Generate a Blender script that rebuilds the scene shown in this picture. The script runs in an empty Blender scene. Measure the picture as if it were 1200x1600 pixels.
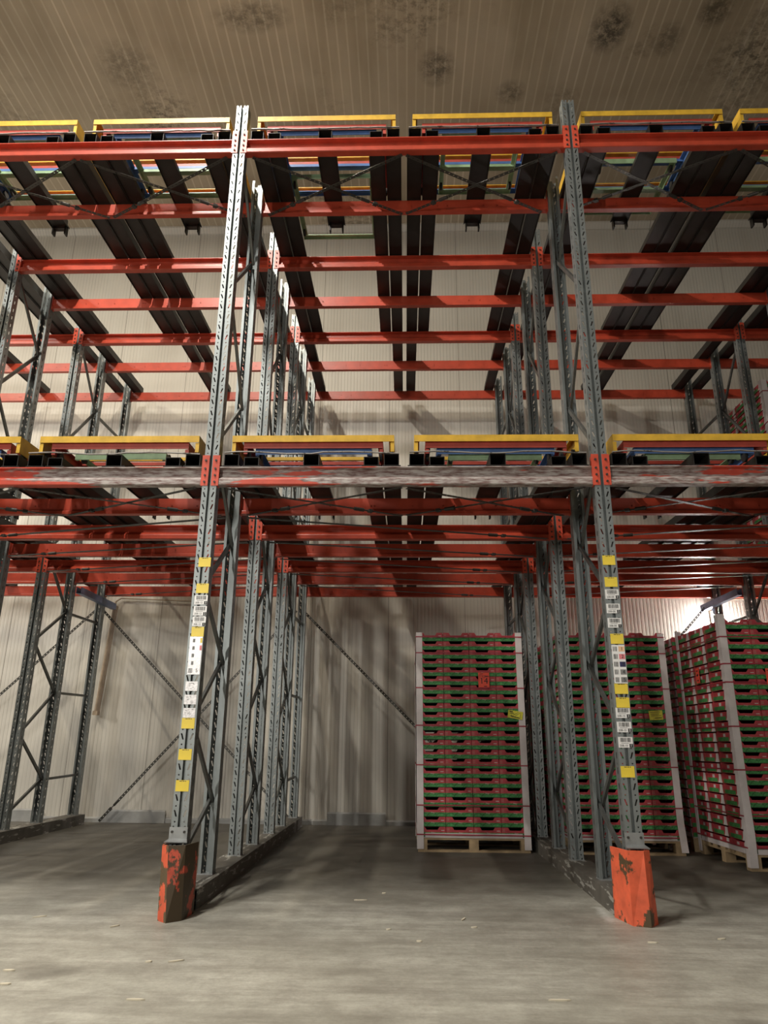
import bpy, math, random
from mathutils import Vector, Matrix
random.seed(7)
S = bpy.context.scene
COL = S.collection

# ------------------------------------------------------------------ camera
F_PX, PIT, YAW, ROL, CAM_H = 1123.84, 0.3132, 0.0310, 0.0088, 1.0848
fw = Vector((-math.sin(YAW)*math.cos(PIT), math.cos(YAW)*math.cos(PIT), math.sin(PIT)))
rt = Vector((math.cos(YAW), math.sin(YAW), 0)); up = rt.cross(fw)
c_, s_ = math.cos(ROL), math.sin(ROL)
rt, up = rt*c_ + up*s_, -rt*s_ + up*c_
cd = bpy.data.cameras.new('camera'); cam = bpy.data.objects.new('camera', cd); COL.objects.link(cam)
cam.matrix_world = Matrix(((rt.x, up.x, -fw.x, 0), (rt.y, up.y, -fw.y, 0), (rt.z, up.z, -fw.z, CAM_H), (0, 0, 0, 1)))
cd.sensor_fit = 'AUTO'; cd.sensor_width = 36; cd.lens = 36*F_PX/1600; cd.clip_end = 200
S.camera = cam

# ------------------------------------------------------------------ light and exposure
S.view_settings.view_transform = 'Standard'; S.view_settings.look = 'None'
S.view_settings.gamma = 1; S.view_settings.use_curve_mapping = False
S.view_settings.exposure = -0.08
W_ = bpy.data.worlds.new('world'); S.world = W_; W_.use_nodes = True
W_.node_tree.nodes['Background'].inputs[0].default_value = (1.0, 0.93, 0.84, 1)
W_.node_tree.nodes['Background'].inputs[1].default_value = 0.05
def area(name, loc, target, sx, sy, power, color=(1, .93, .82), spread=180):
    l = bpy.data.lights.new(name, 'AREA'); l.shape = 'RECTANGLE'; l.size = sx; l.size_y = sy
    l.energy = power; l.color = color; l.spread = math.radians(spread)
    o = bpy.data.objects.new(name, l); COL.objects.link(o); o.location = loc
    d = Vector(target) - Vector(loc); o.rotation_euler = d.to_track_quat('-Z', 'Y').to_euler()
    return o
WARM, COOL = (1, .885, .69), (1, .955, .87)
area('ceiling_light_over_rack', (-2.9, 6.0, 9.95), (-2.9, 6.01, 0), .16, 1.3, 330, WARM)
area('ceiling_light_over_rack_left', (-9.5, 5.7, 9.95), (-9.5, 5.71, 0), .16, 1.3, 480, WARM)
area('aisle_ceiling_light', (-2.9, 2.5, 9.95), (-2.9, 2.51, 0), .16, 1.3, 620, COOL)
area('aisle_ceiling_light_near', (-4.2, -1.0, 9.95), (-4.2, -.99, 0), .16, 1.3, 480, COOL)
area('aisle_ceiling_light_left', (-8.6, 2.5, 9.95), (-8.6, 2.51, 0), .16, 1.3, 300, COOL)
# upright tube lamps on the opposite wall of the aisle, as on the wall in view
area('opposite_tube_light', (-4.6, -5.6, 3.6), (-4.6, 0, 3.59), .16, 1.3, 390, COOL)
area('opposite_tube_light_right', (4.66, -5.6, 3.6), (4.66, 0, 3.59), .16, 1.3, 75, COOL)
area('fill_light_left', (-11, 8, 4), (-3, 11, 1), .16, 1.3, 270, COOL)  # unseen fill light, added to brighten the lower left wall

# ------------------------------------------------------------------ materials
MATS = {}
def new_mat(name):
    m = bpy.data.materials.new(name); m.use_nodes = True
    MATS[name] = m
    return m, m.node_tree.nodes, m.node_tree.links, m.node_tree.nodes['Principled BSDF']
def nd(ns, t, **kw):
    n = ns.new(t)
    for k, v in kw.items(): setattr(n, k, v)
    return n
def math_n(ns, ls, op, a, b=None, c=None, clamp=False):
    n = ns.new('ShaderNodeMath'); n.operation = op; n.use_clamp = clamp
    for i, v in enumerate((a, b, c)):
        if v is None: continue
        if isinstance(v, (int, float)): n.inputs[i].default_value = v
        else: ls.new(v, n.inputs[i])
    return n.outputs[0]
def noise(ns, ls, scale, detail=4, vec=None, rough=.55, stretch=None):
    n = ns.new('ShaderNodeTexNoise'); n.inputs['Scale'].default_value = scale; n.inputs['Detail'].default_value = detail
    n.inputs['Roughness'].default_value = rough
    if vec is None:
        tc = ns.new('ShaderNodeTexCoord'); vec = tc.outputs['Object']
    if stretch:
        mp = ns.new('ShaderNodeMapping'); mp.inputs['Scale'].default_value = stretch; ls.new(vec, mp.inputs[0]); vec = mp.outputs[0]
    ls.new(vec, n.inputs['Vector'])
    return n.outputs['Fac']
def ramp(ns, ls, fac, stops):
    r = ns.new('ShaderNodeValToRGB'); el = r.color_ramp.elements
    while len(el) < len(stops): el.new(.5)
    for e, (p, c) in zip(el, stops): e.position = p; e.color = (*c, 1) if len(c) == 3 else c
    ls.new(fac, r.inputs[0]); return r.outputs[0]
def mixc(ns, ls, fac, a, b):
    n = ns.new('ShaderNodeMix'); n.data_type = 'RGBA'
    for k, v in ((0, fac), (6, a), (7, b)):
        if isinstance(v, tuple): n.inputs[k].default_value = (*v, 1)
        elif isinstance(v, (int, float)): n.inputs[k].default_value = v
        else: ls.new(v, n.inputs[k])
    return n.outputs[2]
def bump(ns, ls, p, h, strength, dist):
    b = ns.new('ShaderNodeBump'); b.inputs['Strength'].default_value = strength; b.inputs['Distance'].default_value = dist
    ls.new(h, b.inputs['Height']); ls.new(b.outputs[0], p.inputs['Normal'])
def paint(name, c, rough=.45, metal=0.0, var=.25, scale=9, wear=None, wear_at=.66, wscale=14, wstretch=None):
    m, ns, ls, p = new_mat(name)
    p.inputs['Roughness'].default_value = rough; p.inputs['Metallic'].default_value = metal
    f = noise(ns, ls, scale)
    col = ramp(ns, ls, f, [(.3, tuple(x*(1-var) for x in c)), (.7, tuple(min(1, x*(1+var*.6)) for x in c))])
    if wear:
        w = noise(ns, ls, wscale, 6, rough=.62, stretch=wstretch)
        k = ramp(ns, ls, w, [(wear_at, (0, 0, 0)), (wear_at+.03, (1, 1, 1))])
        col = mixc(ns, ls, k, col, wear)
    ls.new(col, p.inputs['Base Color'])
    return m
RED = (.40, .050, .024)
paint('red_paint', RED, .38, var=.18, wear=(.10, .03, .02), wear_at=.70, wscale=22, wstretch=(1, 3, 3))
paint('connector_red', (.56, .075, .04), .4, wear=(.12, .05, .04), wear_at=.68, wscale=40)
paint('yellow_paint', (.60, .36, .035), .45, wear=(.12, .07, .02), wear_at=.70, wscale=18)
paint('cart_red', (.42, .06, .04), .45, wear=(.12, .04, .03), wear_at=.70, wscale=18)
paint('blue_paint', (.07, .15, .36), .45, wear=(.2, .24, .3), wear_at=.72, wscale=18)
paint('green_paint', (.26, .38, .22), .45, wear=(.3, .33, .25), wear_at=.7, wscale=18)
paint('dark_steel', (.040, .035, .030), .55, .2)
paint('rail_steel', (.020, .0175, .015), .5, .25)
paint('brace_steel', (.12, .125, .12), .42, .6)
paint('strap_steel', (.08, .08, .075), .45, .4)
paint('stop_steel', (.36, .34, .32), .5, .4, wear=(.1, .09, .08), wear_at=.6)
paint('curb_steel', (.11, .10, .085), .6, .2, wear=(.34, .33, .30), wear_at=.57, wscale=7, wstretch=(3, .5, 3))
paint('plate_steel', (.30, .31, .31), .4, .5)
paint('black_rubber', (.015, .015, .015), .7)
paint('tie_blue', (.14, .18, .30), .45, .3)
paint('orange_guard', (.78, .13, .055), .45, wear=(.085, .055, .025), wear_at=.54, wscale=7, wstretch=(1, 1, .8))
paint('orange_guard_worn', (.50, .075, .04), .5, wear=(.060, .040, .020), wear_at=.43, wscale=6, wstretch=(1, 1, .8))
paint('orange_guard_chipped', (.76, .13, .06), .5, wear=(.12, .085, .045), wear_at=.50, wscale=11, wstretch=(1, 1, .7))
paint('crate_red', (.46, .050, .062), .6, var=.3, scale=14)
paint('crate_green', (.055, .26, .07), .6, var=.45, scale=30)
paint('crate_leaf', (.012, .055, .018), .7)
paint('crate_dark', (.05, .012, .012), .8)
paint('crate_white', (.62, .58, .56), .7)
paint('crate_tan', (.42, .36, .28), .7)
paint('cardboard_white', (.66, .60, .59), .75, var=.1)
paint('strap_red', (.34, .025, .045), .4)
paint('pallet_wood', (.42, .30, .17), .8, var=.4, scale=6)
paint('label_white', (.78, .77, .76), .35, var=.05)
paint('label_worn', (.82, .80, .82), .25, var=.3, scale=60)
paint('label_yellow', (.80, .60, .05), .4, var=.1)
paint('ink', (.02, .02, .02), .6)
paint('ink_grey', (.22, .22, .22), .6)
paint('ink_navy', (.03, .03, .10), .6)
paint('ink_pink', (.75, .22, .24), .5)
paint('ink_orange', (.80, .50, .30), .5)
paint('card_red', (.85, .09, .05), .5, var=.08)
paint('note_yellow', (.72, .66, .06), .5, var=.2, scale=40)
paint('tube_tan', (.36, .28, .20), .5)
paint('splinter', (.62, .56, .44), .8)
paint('kick_grey', (.33, .33, .32), .55, .2, scale=4)

def upright_mat(name, axis):
    """galvanised sheet with pairs of slanted slots and round holes punched right through"""
    m, ns, ls, p = new_mat(name)
    tc = ns.new('ShaderNodeTexCoord'); sep = ns.new('ShaderNodeSeparateXYZ'); ls.new(tc.outputs['Object'], sep.inputs[0])
    f = noise(ns, ls, 5, 5)
    ls.new(ramp(ns, ls, f, [(.3, (.19, .21, .21)), (.7, (.27, .29, .29))]), p.inputs['Base Color'])
    p.inputs['Metallic'].default_value = .6; p.inputs['Roughness'].default_value = .44
    M = lambda op, a, b=None, c=None: math_n(ns, ls, op, a, b, c)
    fz = M('FRACT', M('MULTIPLY', M('ADD', sep.outputs['Z'], 10), 10.0))
    if axis == 'X':
        ax = M('ABSOLUTE', sep.outputs['X'])
        cx = M('MULTIPLY_ADD', M('SUBTRACT', fz, .3), .034, .0335)
    else:
        ax = M('ADD', sep.outputs['Y'], 0); cx = None
    dx = M('ABSOLUTE', M('SUBTRACT', ax, cx if cx is not None else .05))
    slot = M('MULTIPLY', M('LESS_THAN', dx, .0056 if axis == 'X' else .0085), M('LESS_THAN', M('ABSOLUTE', M('SUBTRACT', fz, .3)), .21))
    rx = M('ABSOLUTE', M('SUBTRACT', ax, .0335 if axis == 'X' else .05))
    rz = M('MULTIPLY', M('SUBTRACT', fz, .77), .1)
    hole = M('LESS_THAN', M('ADD', M('MULTIPLY', rx, rx), M('MULTIPLY', rz, rz)), .0052**2)
    k = M('MAXIMUM', slot, hole)
    t = ns.new('ShaderNodeBsdfTransparent'); mx = ns.new('ShaderNodeMixShader')
    ls.new(k, mx.inputs[0]); ls.new(p.outputs[0], mx.inputs[1]); ls.new(t.outputs[0], mx.inputs[2])
    ls.new(mx.outputs[0], ns['Material Output'].inputs[0])
upright_mat('upright_face', 'X'); upright_mat('upright_side', 'Y')
paint('upright_plain', (.21, .23, .23), .44, .6, var=.15, scale=5)

def strap_mat():
    m, ns, ls, p = new_mat('strap_perforated')
    tc = ns.new('ShaderNodeTexCoord'); sep = ns.new('ShaderNodeSeparateXYZ'); ls.new(tc.outputs['Object'], sep.inputs[0])
    M = lambda op, a, b=None, c=None: math_n(ns, ls, op, a, b, c)
    p.inputs['Base Color'].default_value = (.055, .052, .045, 1); p.inputs['Metallic'].default_value = .3; p.inputs['Roughness'].default_value = .4
    fx = M('MULTIPLY', M('SUBTRACT', M('FRACT', M('MULTIPLY', sep.outputs['X'], 20.0)), .5), .05)
    y = sep.outputs['Y']
    k = M('LESS_THAN', M('ADD', M('MULTIPLY', fx, fx), M('MULTIPLY', y, y)), .0085**2)
    t = ns.new('ShaderNodeBsdfTransparent'); mx = ns.new('ShaderNodeMixShader')
    ls.new(k, mx.inputs[0]); ls.new(p.outputs[0], mx.inputs[1]); ls.new(t.outputs[0], mx.inputs[2])
    ls.new(mx.outputs[0], ns['Material Output'].inputs[0])
strap_mat()

def worn_beam_mat():
    """front beams of the lower level: paint rubbed through to grey primer in long smears"""
    m, ns, ls, p = new_mat('red_paint_scraped')
    p.inputs['Roughness'].default_value = .45
    base = ramp(ns, ls, noise(ns, ls, 9), [(.3, (.42, .05, .03)), (.7, (.56, .075, .04))])
    w = noise(ns, ls, 1.0, 5, vec=ns.new('ShaderNodeNewGeometry').outputs['Position'], rough=.6, stretch=(.9, 3, 6))
    k = ramp(ns, ls, w, [(.44, (0, 0, 0)), (.46, (1, 1, 1))])
    grey = ramp(ns, ls, noise(ns, ls, 30, 6, stretch=(.4, 1, 2)), [(.35, (.14, .07, .06)), (.62, (.42, .38, .36))])
    ls.new(mixc(ns, ls, k, base, grey), p.inputs['Base Color'])
worn_beam_mat()

def beam_hole_mat():
    m, ns, ls, p = new_mat('red_paint_drilled')
    p.inputs['Roughness'].default_value = .38
    tc = ns.new('ShaderNodeTexCoord'); sep = ns.new('ShaderNodeSeparateXYZ'); ls.new(tc.outputs['Object'], sep.inputs[0])
    M = lambda op, a, b=None, c=None: math_n(ns, ls, op, a, b, c)
    ls.new(ramp(ns, ls, noise(ns, ls, 9), [(.3, tuple(x*.85 for x in RED)), (.7, tuple(x*1.1 for x in RED))]), p.inputs['Base Color'])
    def dots(pitch, off):
        fx = M('MULTIPLY', M('SUBTRACT', M('FRACT', M('DIVIDE', M('ADD', sep.outputs['X'], off+10), pitch)), .5), pitch)
        z = M('SUBTRACT', sep.outputs['Z'], .078)
        return M('LESS_THAN', M('ADD', M('MULTIPLY', fx, fx), M('MULTIPLY', z, z)), .0065**2)
    k = M('MAXIMUM', dots(.37, .1), dots(.61, .33))
    t = ns.new('ShaderNodeBsdfTransparent'); mx = ns.new('ShaderNodeMixShader')
    ls.new(k, mx.inputs[0]); ls.new(p.outputs[0], mx.inputs[1]); ls.new(t.outputs[0], mx.inputs[2])
    ls.new(mx.outputs[0], ns['Material Output'].inputs[0])
beam_hole_mat()

def floor_mat():
    m, ns, ls, p = new_mat('concrete_floor')
    big = noise(ns, ls, .7, 6, rough=.65)
    col = ramp(ns, ls, big, [(.25, (.25, .24, .20)), (.5, (.42, .41, .355)), (.75, (.52, .51, .45))])
    tracks = noise(ns, ls, 1.0, 7, rough=.7, stretch=(.55, 4.5, 1))
    col = mixc(ns, ls, ramp(ns, ls, tracks, [(.40, (0, 0, 0)), (.70, (.6, .6, .6))]), col, (.14, .125, .10))
    fine = noise(ns, ls, 1.0, 6, rough=.7, stretch=(5, 26, 1))
    col = mixc(ns, ls, ramp(ns, ls, fine, [(.44, (0, 0, 0)), (.66, (.2, .2, .2))]), col, (.13, .118, .095))
    dust = noise(ns, ls, 1.3, 8, rough=.75, stretch=(.8, 2.2, 1))
    col = mixc(ns, ls, ramp(ns, ls, dust, [(.52, (0, 0, 0)), (.75, (.6, .6, .6))]), col, (.40, .385, .345))
    mott = noise(ns, ls, 5, 6, rough=.7)
    col = mixc(ns, ls, ramp(ns, ls, mott, [(.38, (.4, .4, .4)), (.6, (0, 0, 0))]), col, (.15, .135, .11))
    grit = noise(ns, ls, 38, 6, rough=.8)
    col = mixc(ns, ls, ramp(ns, ls, grit, [(.3, (.28, .28, .28)), (.6, (0, 0, 0))]), col, (.09, .08, .065))
    blot = noise(ns, ls, .9, 3)
    col = mixc(ns, ls, ramp(ns, ls, blot, [(.63, (0, 0, 0)), (.70, (.6, .6, .6))]), col, (.09, .08, .065))
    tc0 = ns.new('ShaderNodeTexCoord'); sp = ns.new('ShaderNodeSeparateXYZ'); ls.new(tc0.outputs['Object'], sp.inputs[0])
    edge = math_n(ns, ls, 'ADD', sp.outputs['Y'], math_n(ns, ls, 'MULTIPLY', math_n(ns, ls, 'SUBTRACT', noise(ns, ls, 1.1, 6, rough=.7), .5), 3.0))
    bay_shade = ramp(ns, ls, math_n(ns, ls, 'MULTIPLY_ADD', edge, .5, -2.6), [(.0, (0, 0, 0)), (1.0, (.88, .88, .88))])
    col = mixc(ns, ls, bay_shade, col, (.070, .062, .049))  # shade under the racks, painted into the floor colour from the bay mouth back
    # pale scuffed dust along the right floor rail and guard
    tc = ns.new('ShaderNodeTexCoord'); mp = ns.new('ShaderNodeMapping'); mp.vector_type = 'TEXTURE'
    mp.inputs['Location'].default_value = (1.36, 5.55, 0); mp.inputs['Rotation'].default_value = (0, 0, -.06); mp.inputs['Scale'].default_value = (.17, 1.05, 1)
    ls.new(tc.outputs['Object'], mp.inputs[0])
    ln = ns.new('ShaderNodeVectorMath'); ln.operation = 'LENGTH'; ls.new(mp.outputs[0], ln.inputs[0])
    ed = math_n(ns, ls, 'ADD', ln.outputs['Value'], math_n(ns, ls, 'MULTIPLY', noise(ns, ls, 7, 6, rough=.7), 1.3))
    col = mixc(ns, ls, ramp(ns, ls, ed, [(.55, (.8, .8, .8)), (1.0, (0, 0, 0))]), col, (.56, .55, .52))
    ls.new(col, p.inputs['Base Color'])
    ls.new(ramp(ns, ls, big, [(.3, (.42, .42, .42)), (.7, (.62, .62, .62))]), p.inputs['Roughness'])
    bump(ns, ls, p, grit, .15, .01)
floor_mat()

def wall_mat(name, c0, c1, seam_pitch, seam_off):
    m, ns, ls, p = new_mat(name)
    tc = ns.new('ShaderNodeTexCoord'); sep = ns.new('ShaderNodeSeparateXYZ'); ls.new(tc.outputs['Object'], sep.inputs[0])
    M = lambda op, a, b=None, c=None: math_n(ns, ls, op, a, b, c)
    x = sep.outputs['X']
    col = ramp(ns, ls, noise(ns, ls, .8, 5), [(.3, c0), (.7, c1)])
    fr = M('FRACT', M('DIVIDE', M('ADD', x, 40), .055))
    rib = M('SMOOTH_MIN', M('MULTIPLY', M('ABSOLUTE', M('SUBTRACT', fr, .5)), 2.0), .45, .25)
    line = M('LESS_THAN', M('ABSOLUTE', M('SUBTRACT', fr, .5)), .10)
    vary = noise(ns, ls, 1.0, 3, stretch=(3, .01, .35))
    lk = M('MULTIPLY', line, ramp(ns, ls, vary, [(.38, (.05, .05, .05)), (.62, (.42, .42, .42))]))
    col = mixc(ns, ls, lk, col, tuple(v*.55 for v in c0))
    sm = M('LESS_THAN', M('ABSOLUTE', M('SUBTRACT', M('FRACT', M('DIVIDE', M('ADD', x, 47.2 - seam_off), seam_pitch)), .5)), .004)
    col = mixc(ns, ls, M('MULTIPLY', sm, .75), col, (.14, .12, .10))
    streak = noise(ns, ls, 1.0, 5, stretch=(2.2, .01, .12))
    col = mixc(ns, ls, ramp(ns, ls, streak, [(.55, (0, 0, 0)), (.8, (.35, .35, .35))]), col, (.30, .26, .21))
    ls.new(col, p.inputs['Base Color']); p.inputs['Roughness'].default_value = .5
    bump(ns, ls, p, rib, .3, .012)
wall_mat('wall_panel', (.52, .49, .435), (.60, .57, .505), 1.18, -1.44+.59)

def ceil_mat():
    m, ns, ls, p = new_mat('ceiling_panel')
    tc = ns.new('ShaderNodeTexCoord'); sep = ns.new('ShaderNodeSeparateXYZ'); ls.new(tc.outputs['Object'], sep.inputs[0])
    M = lambda op, a, b=None, c=None: math_n(ns, ls, op, a, b, c)
    col = ramp(ns, ls, noise(ns, ls, .5, 5), [(.3, (.33, .27, .19)), (.7, (.45, .38, .28))])
    fr = M('FRACT', M('DIVIDE', M('ADD', sep.outputs['X'], 40), .135))
    line = M('LESS_THAN', M('ABSOLUTE', M('SUBTRACT', fr, .5)), .09)
    vary = noise(ns, ls, 1.0, 3, stretch=(2, .12, 1))
    col = mixc(ns, ls, M('MULTIPLY', line, ramp(ns, ls, vary, [(.35, (.15, .15, .15)), (.65, (.6, .6, .6))])), col, (.62, .55, .43))
    patch = noise(ns, ls, .55, 3)
    speck = noise(ns, ls, 9, 7, rough=.8)
    k = M('MULTIPLY', ramp(ns, ls, patch, [(.54, (0, 0, 0)), (.72, (1, 1, 1))]), ramp(ns, ls, speck, [(.46, (0, 0, 0)), (.58, (1, 1, 1))]))
    col = mixc(ns, ls, M('MULTIPLY', k, .8), col, (.055, .045, .03))
    # mould patches with places of their own
    for (px, py, rx, ry, am) in ((2.75, 7.25, .42, .55, .95), (.45, 7.75, .42, .50, .75), (4.05, 7.0, .38, .4, .85), (1.55, 8.2, .35, .35, .6), (3.55, 7.4, .35, .45, .55), (-3.9, 7.7, .7, .7, .5), (-2.0, 6.95, .8, .35, .6)):
        mp = ns.new('ShaderNodeMapping'); mp.vector_type = 'TEXTURE'
        mp.inputs['Location'].default_value = (px, py, 10.2); mp.inputs['Scale'].default_value = (rx, ry, 4); ls.new(tc.outputs['Object'], mp.inputs[0])
        ln = ns.new('ShaderNodeVectorMath'); ln.operation = 'LENGTH'; ls.new(mp.outputs[0], ln.inputs[0])
        fall = ramp(ns, ls, M('ADD', ln.outputs['Value'], M('MULTIPLY', patch, .6)), [(.55, (1, 1, 1)), (1.0, (.0, .0, .0))])
        kk = M('MULTIPLY', M('MULTIPLY', fall, am), ramp(ns, ls, speck, [(.40, (.15, .15, .15)), (.56, (1, 1, 1))]))
        col = mixc(ns, ls, kk, col, (.06, .048, .03))
    soot = noise(ns, ls, 1.0, 5, stretch=(1.2, .25, 1))
    col = mixc(ns, ls, ramp(ns, ls, soot, [(.5, (0, 0, 0)), (.8, (.6, .6, .6))]), col, (.17, .13, .07))
    ls.new(col, p.inputs['Base Color']); p.inputs['Roughness'].default_value = .6
    bump(ns, ls, p, fr, .25, .01)
ceil_mat()
def emit_mat(name, c, s):
    m, ns, ls, p = new_mat(name)
    p.inputs['Emission Color'].default_value = (*c, 1); p.inputs['Emission Strength'].default_value = s
    p.inputs['Base Color'].default_value = (.8, .8, .8, 1)
emit_mat('tube_lit', (1, .93, .9), 350)

# ------------------------------------------------------------------ mesh helpers
class MB:
    def __init__(s): s.v = []; s.f = []; s.m = []; s.mats = []
    def mi(s, name):
        if name not in s.mats: s.mats.append(name)
        return s.mats.index(name)
    def add(s, vs, fs, mat):
        o = len(s.v); k = s.mi(mat); s.v += [tuple(p) for p in vs]
        for f in fs: s.f.append(tuple(i+o for i in f)); s.m.append(k)
        return s
    def box(s, x0, x1, y0, y1, z0, z1, mat):
        return s.add([(x0,y0,z0),(x1,y0,z0),(x1,y1,z0),(x0,y1,z0),(x0,y0,z1),(x1,y0,z1),(x1,y1,z1),(x0,y1,z1)],
                     [(0,3,2,1),(4,5,6,7),(0,1,5,4),(1,2,6,5),(2,3,7,6),(3,0,4,7)], mat)
    def bar(s, a, b, w, t, mat, upv=(0, 0, 1)):
        a, b = Vector(a), Vector(b); d = (b-a).normalized(); u = Vector(upv)
        r = d.cross(u)
        if r.length < 1e-4: r = d.cross(Vector((0, 1, 0)))
        r.normalize(); u = r.cross(d)
        vs = []
        for p in (a, b):
            for i, j in ((-1,-1),(1,-1),(1,1),(-1,1)): vs.append(p + r*w/2*i + u*t/2*j)
        return s.add(vs, [(0,1,2,3),(7,6,5,4),(0,4,5,1),(1,5,6,2),(2,6,7,3),(3,7,4,0)], mat)
    def prism(s, prof, a, b, mat, axis='x'):
        n = len(prof)
        def P(q, t):
            if axis == 'x': return (t, q[0], q[1])
            if axis == 'y': return (q[0], t, q[1])
            return (q[0], q[1], t)
        vs = [P(q, a) for q in prof] + [P(q, b) for q in prof]
        fs = [(i, (i+1) % n, (i+1) % n + n, i+n) for i in range(n)] + [tuple(range(n))[::-1], tuple(range(n, 2*n))]
        return s.add(vs, fs, mat)
    def cyl(s, a, b, r, mat, n=10, r2=None):
        a, b = Vector(a), Vector(b); d = (b-a).normalized()
        u = d.orthogonal().normalized(); w = d.cross(u); vs = []
        for p, q in ((a, r), (b, r if r2 is None else r2)):
            for i in range(n):
                t = 2*math.pi*i/n; vs.append(p + (u*math.cos(t) + w*math.sin(t))*q)
        return s.add(vs, [(i, (i+1) % n, (i+1) % n + n, i+n) for i in range(n)] + [tuple(range(n))[::-1], tuple(range(n, 2*n))], mat)
    def mesh(s, name):
        me = bpy.data.meshes.new(name); me.from_pydata(s.v, [], s.f)
        for m in s.mats: me.materials.append(MATS[m])
        me.polygons.foreach_set('material_index', s.m); me.update()
        import bmesh
        bm = bmesh.new(); bm.from_mesh(me); bmesh.ops.recalc_face_normals(bm, faces=bm.faces); bm.to_mesh(me); bm.free()
        return me
    def build(s, name, parent=None, loc=(0, 0, 0), rot=(0, 0, 0)):
        return link(name, s.mesh(name), parent, loc, rot)
def link(name, me, parent=None, loc=(0, 0, 0), rot=(0, 0, 0)):
    o = bpy.data.objects.new(name, me); COL.objects.link(o); o.parent = parent; o.location = loc; o.rotation_euler = rot
    return o
def tag(o, label, cat, group=None, kind=None):
    if label: o['label'] = label
    if cat: o['category'] = cat
    if group: o['group'] = group
    if kind: o['kind'] = kind
    return o
def thing(name, label, cat, loc=(0, 0, 0), rot=(0, 0, 0), group=None, kind='thing'):
    return tag(link(name, None, None, loc, rot), label, cat, group, kind)
def struct(name, mb):
    o = mb.build(name); o['kind'] = 'structure'; return o
def text(body, size, mat, parent, loc, name, extrude=.0004):
    cu = bpy.data.curves.new(name, 'FONT'); cu.body = body; cu.size = size; cu.align_x = 'CENTER'; cu.align_y = 'CENTER'
    cu.extrude = extrude; cu.materials.append(MATS[mat])
    tmp = bpy.data.objects.new('tmp', cu); me = bpy.data.meshes.new_from_object(tmp); me.name = name
    bpy.data.objects.remove(tmp); bpy.data.curves.remove(cu)
    return link(name, me, parent, loc, (math.pi/2, 0, 0))

# ------------------------------------------------------------------ layout numbers
D, WALL, CEIL = 5.25, 11.05, 10.2
ROWX = {-2: -4.583, -1: -1.533, 1: 1.517, 2: 4.567}        # lines of upright frames
BAY = {-2: (-7.633, -4.583), -1: (-4.583, -1.533), 0: (-1.533, 1.517), 1: (1.517, 4.567), 2: (4.567, 7.617)}
BY = [5.25, 6.08, 7.02, 7.83, 8.72, 9.55, 10.58]           # beam planes, front to rear
SL = .033                                                   # lanes climb towards the rear
LV = {'upper': 6.277, 'lower': 3.013}                       # underside of the front beam
BH = .15
def bz(level, y): return LV[level] + SL*(y - D)
BAYN = {-2: 'bay at left edge', -1: 'left bay', 0: 'middle bay', 1: 'right bay', 2: 'bay at right edge'}
ORD = ['front', 'second', 'third', 'fourth', 'fifth', 'sixth', 'rearmost']

# ------------------------------------------------------------------ the room
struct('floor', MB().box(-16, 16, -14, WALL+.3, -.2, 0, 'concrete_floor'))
struct('wall_back', MB().box(-16, 16, WALL, WALL+.2, 0, CEIL, 'wall_panel'))
struct('ceiling', MB().box(-16, 16, -14, WALL+.3, CEIL, CEIL+.2, 'ceiling_panel'))
struct('trim_1', MB().prism([(WALL, CEIL), (WALL, CEIL-.11), (WALL-.03, CEIL-.11), (WALL-.11, CEIL-.03), (WALL-.11, CEIL)], -16, 16, 'wall_panel'))
struct('baseboard_back', MB().prism([(WALL-.001, 0), (WALL-.03, 0), (WALL-.03, .05), (WALL-.012, .07), (WALL-.001, .07)], -16, 16, 'kick_grey'))
for i, (x0, x1, lb) in enumerate(((-6.6, -5.27, 'grey metal kick plate on wall base beside the far left frames'),
                                  (-4.28, -3.43, 'grey metal kick plate on wall base under the unlit tube lamp'),
                                  (-1.11, -.28, 'grey metal kick plate on wall base in the empty middle bay'))):
    o = MB().prism([(WALL-.032, 0), (WALL-.05, .0), (WALL-.05, .15), (WALL-.032, .17)], x0, x1, 'kick_grey').build('kick_plate')
    tag(o, lb, 'kick plate', 'kick plates along the back wall')

# ------------------------------------------------------------------ upright frames
def post_mesh(h, z0):
    b = MB(); t = .004; w = .056; d = .1
    b.box(-w, -.011, 0, t, z0, h, 'upright_face'); b.box(.011, w, 0, t, z0, h, 'upright_face')
    b.box(-.011-t, -.011, t, .026, z0, h, 'upright_plain'); b.box(.011, .011+t, t, .026, z0, h, 'upright_plain')
    b.box(-.015, .015, .026, .026+t, z0, h, 'upright_plain')
    for s in (-1, 1):
        x0, x1 = sorted((s*w, s*(w-t))); b.box(x0, x1, t, d, z0, h, 'upright_side')
        x0, x1 = sorted((s*(w-t), s*(w-.024))); b.box(x0, x1, d-t, d, z0, h, 'upright_plain')
    b.box(-w-.004, w+.004, .0, d+.004, z0-.008, z0, 'plate_steel')
    return b.mesh('upright')
CURB = .13
FRONT_POST = post_mesh(6.83, CURB+.008); REAR_POSTS = {}
def rear_post(y):
    k = round(y, 1)
    if k not in REAR_POSTS: REAR_POSTS[k] = post_mesh(6.68 + SL*(y-6.08), CURB+.008)
    return REAR_POSTS[k]
ROWN = {-2: 'far left row', -1: 'row left of middle bay', 1: 'row right of middle bay', 2: 'far right row'}
NODES = [.30, .655, 1.22, 1.72, 2.2, 2.74, 3.37, 4.05, 4.855, 5.66, 6.35]
NODES3 = [.28, .635, 1.16, 1.68, 2.26, 2.74, 3.4, 4.1, 4.9, 5.70, 6.45]
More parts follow.
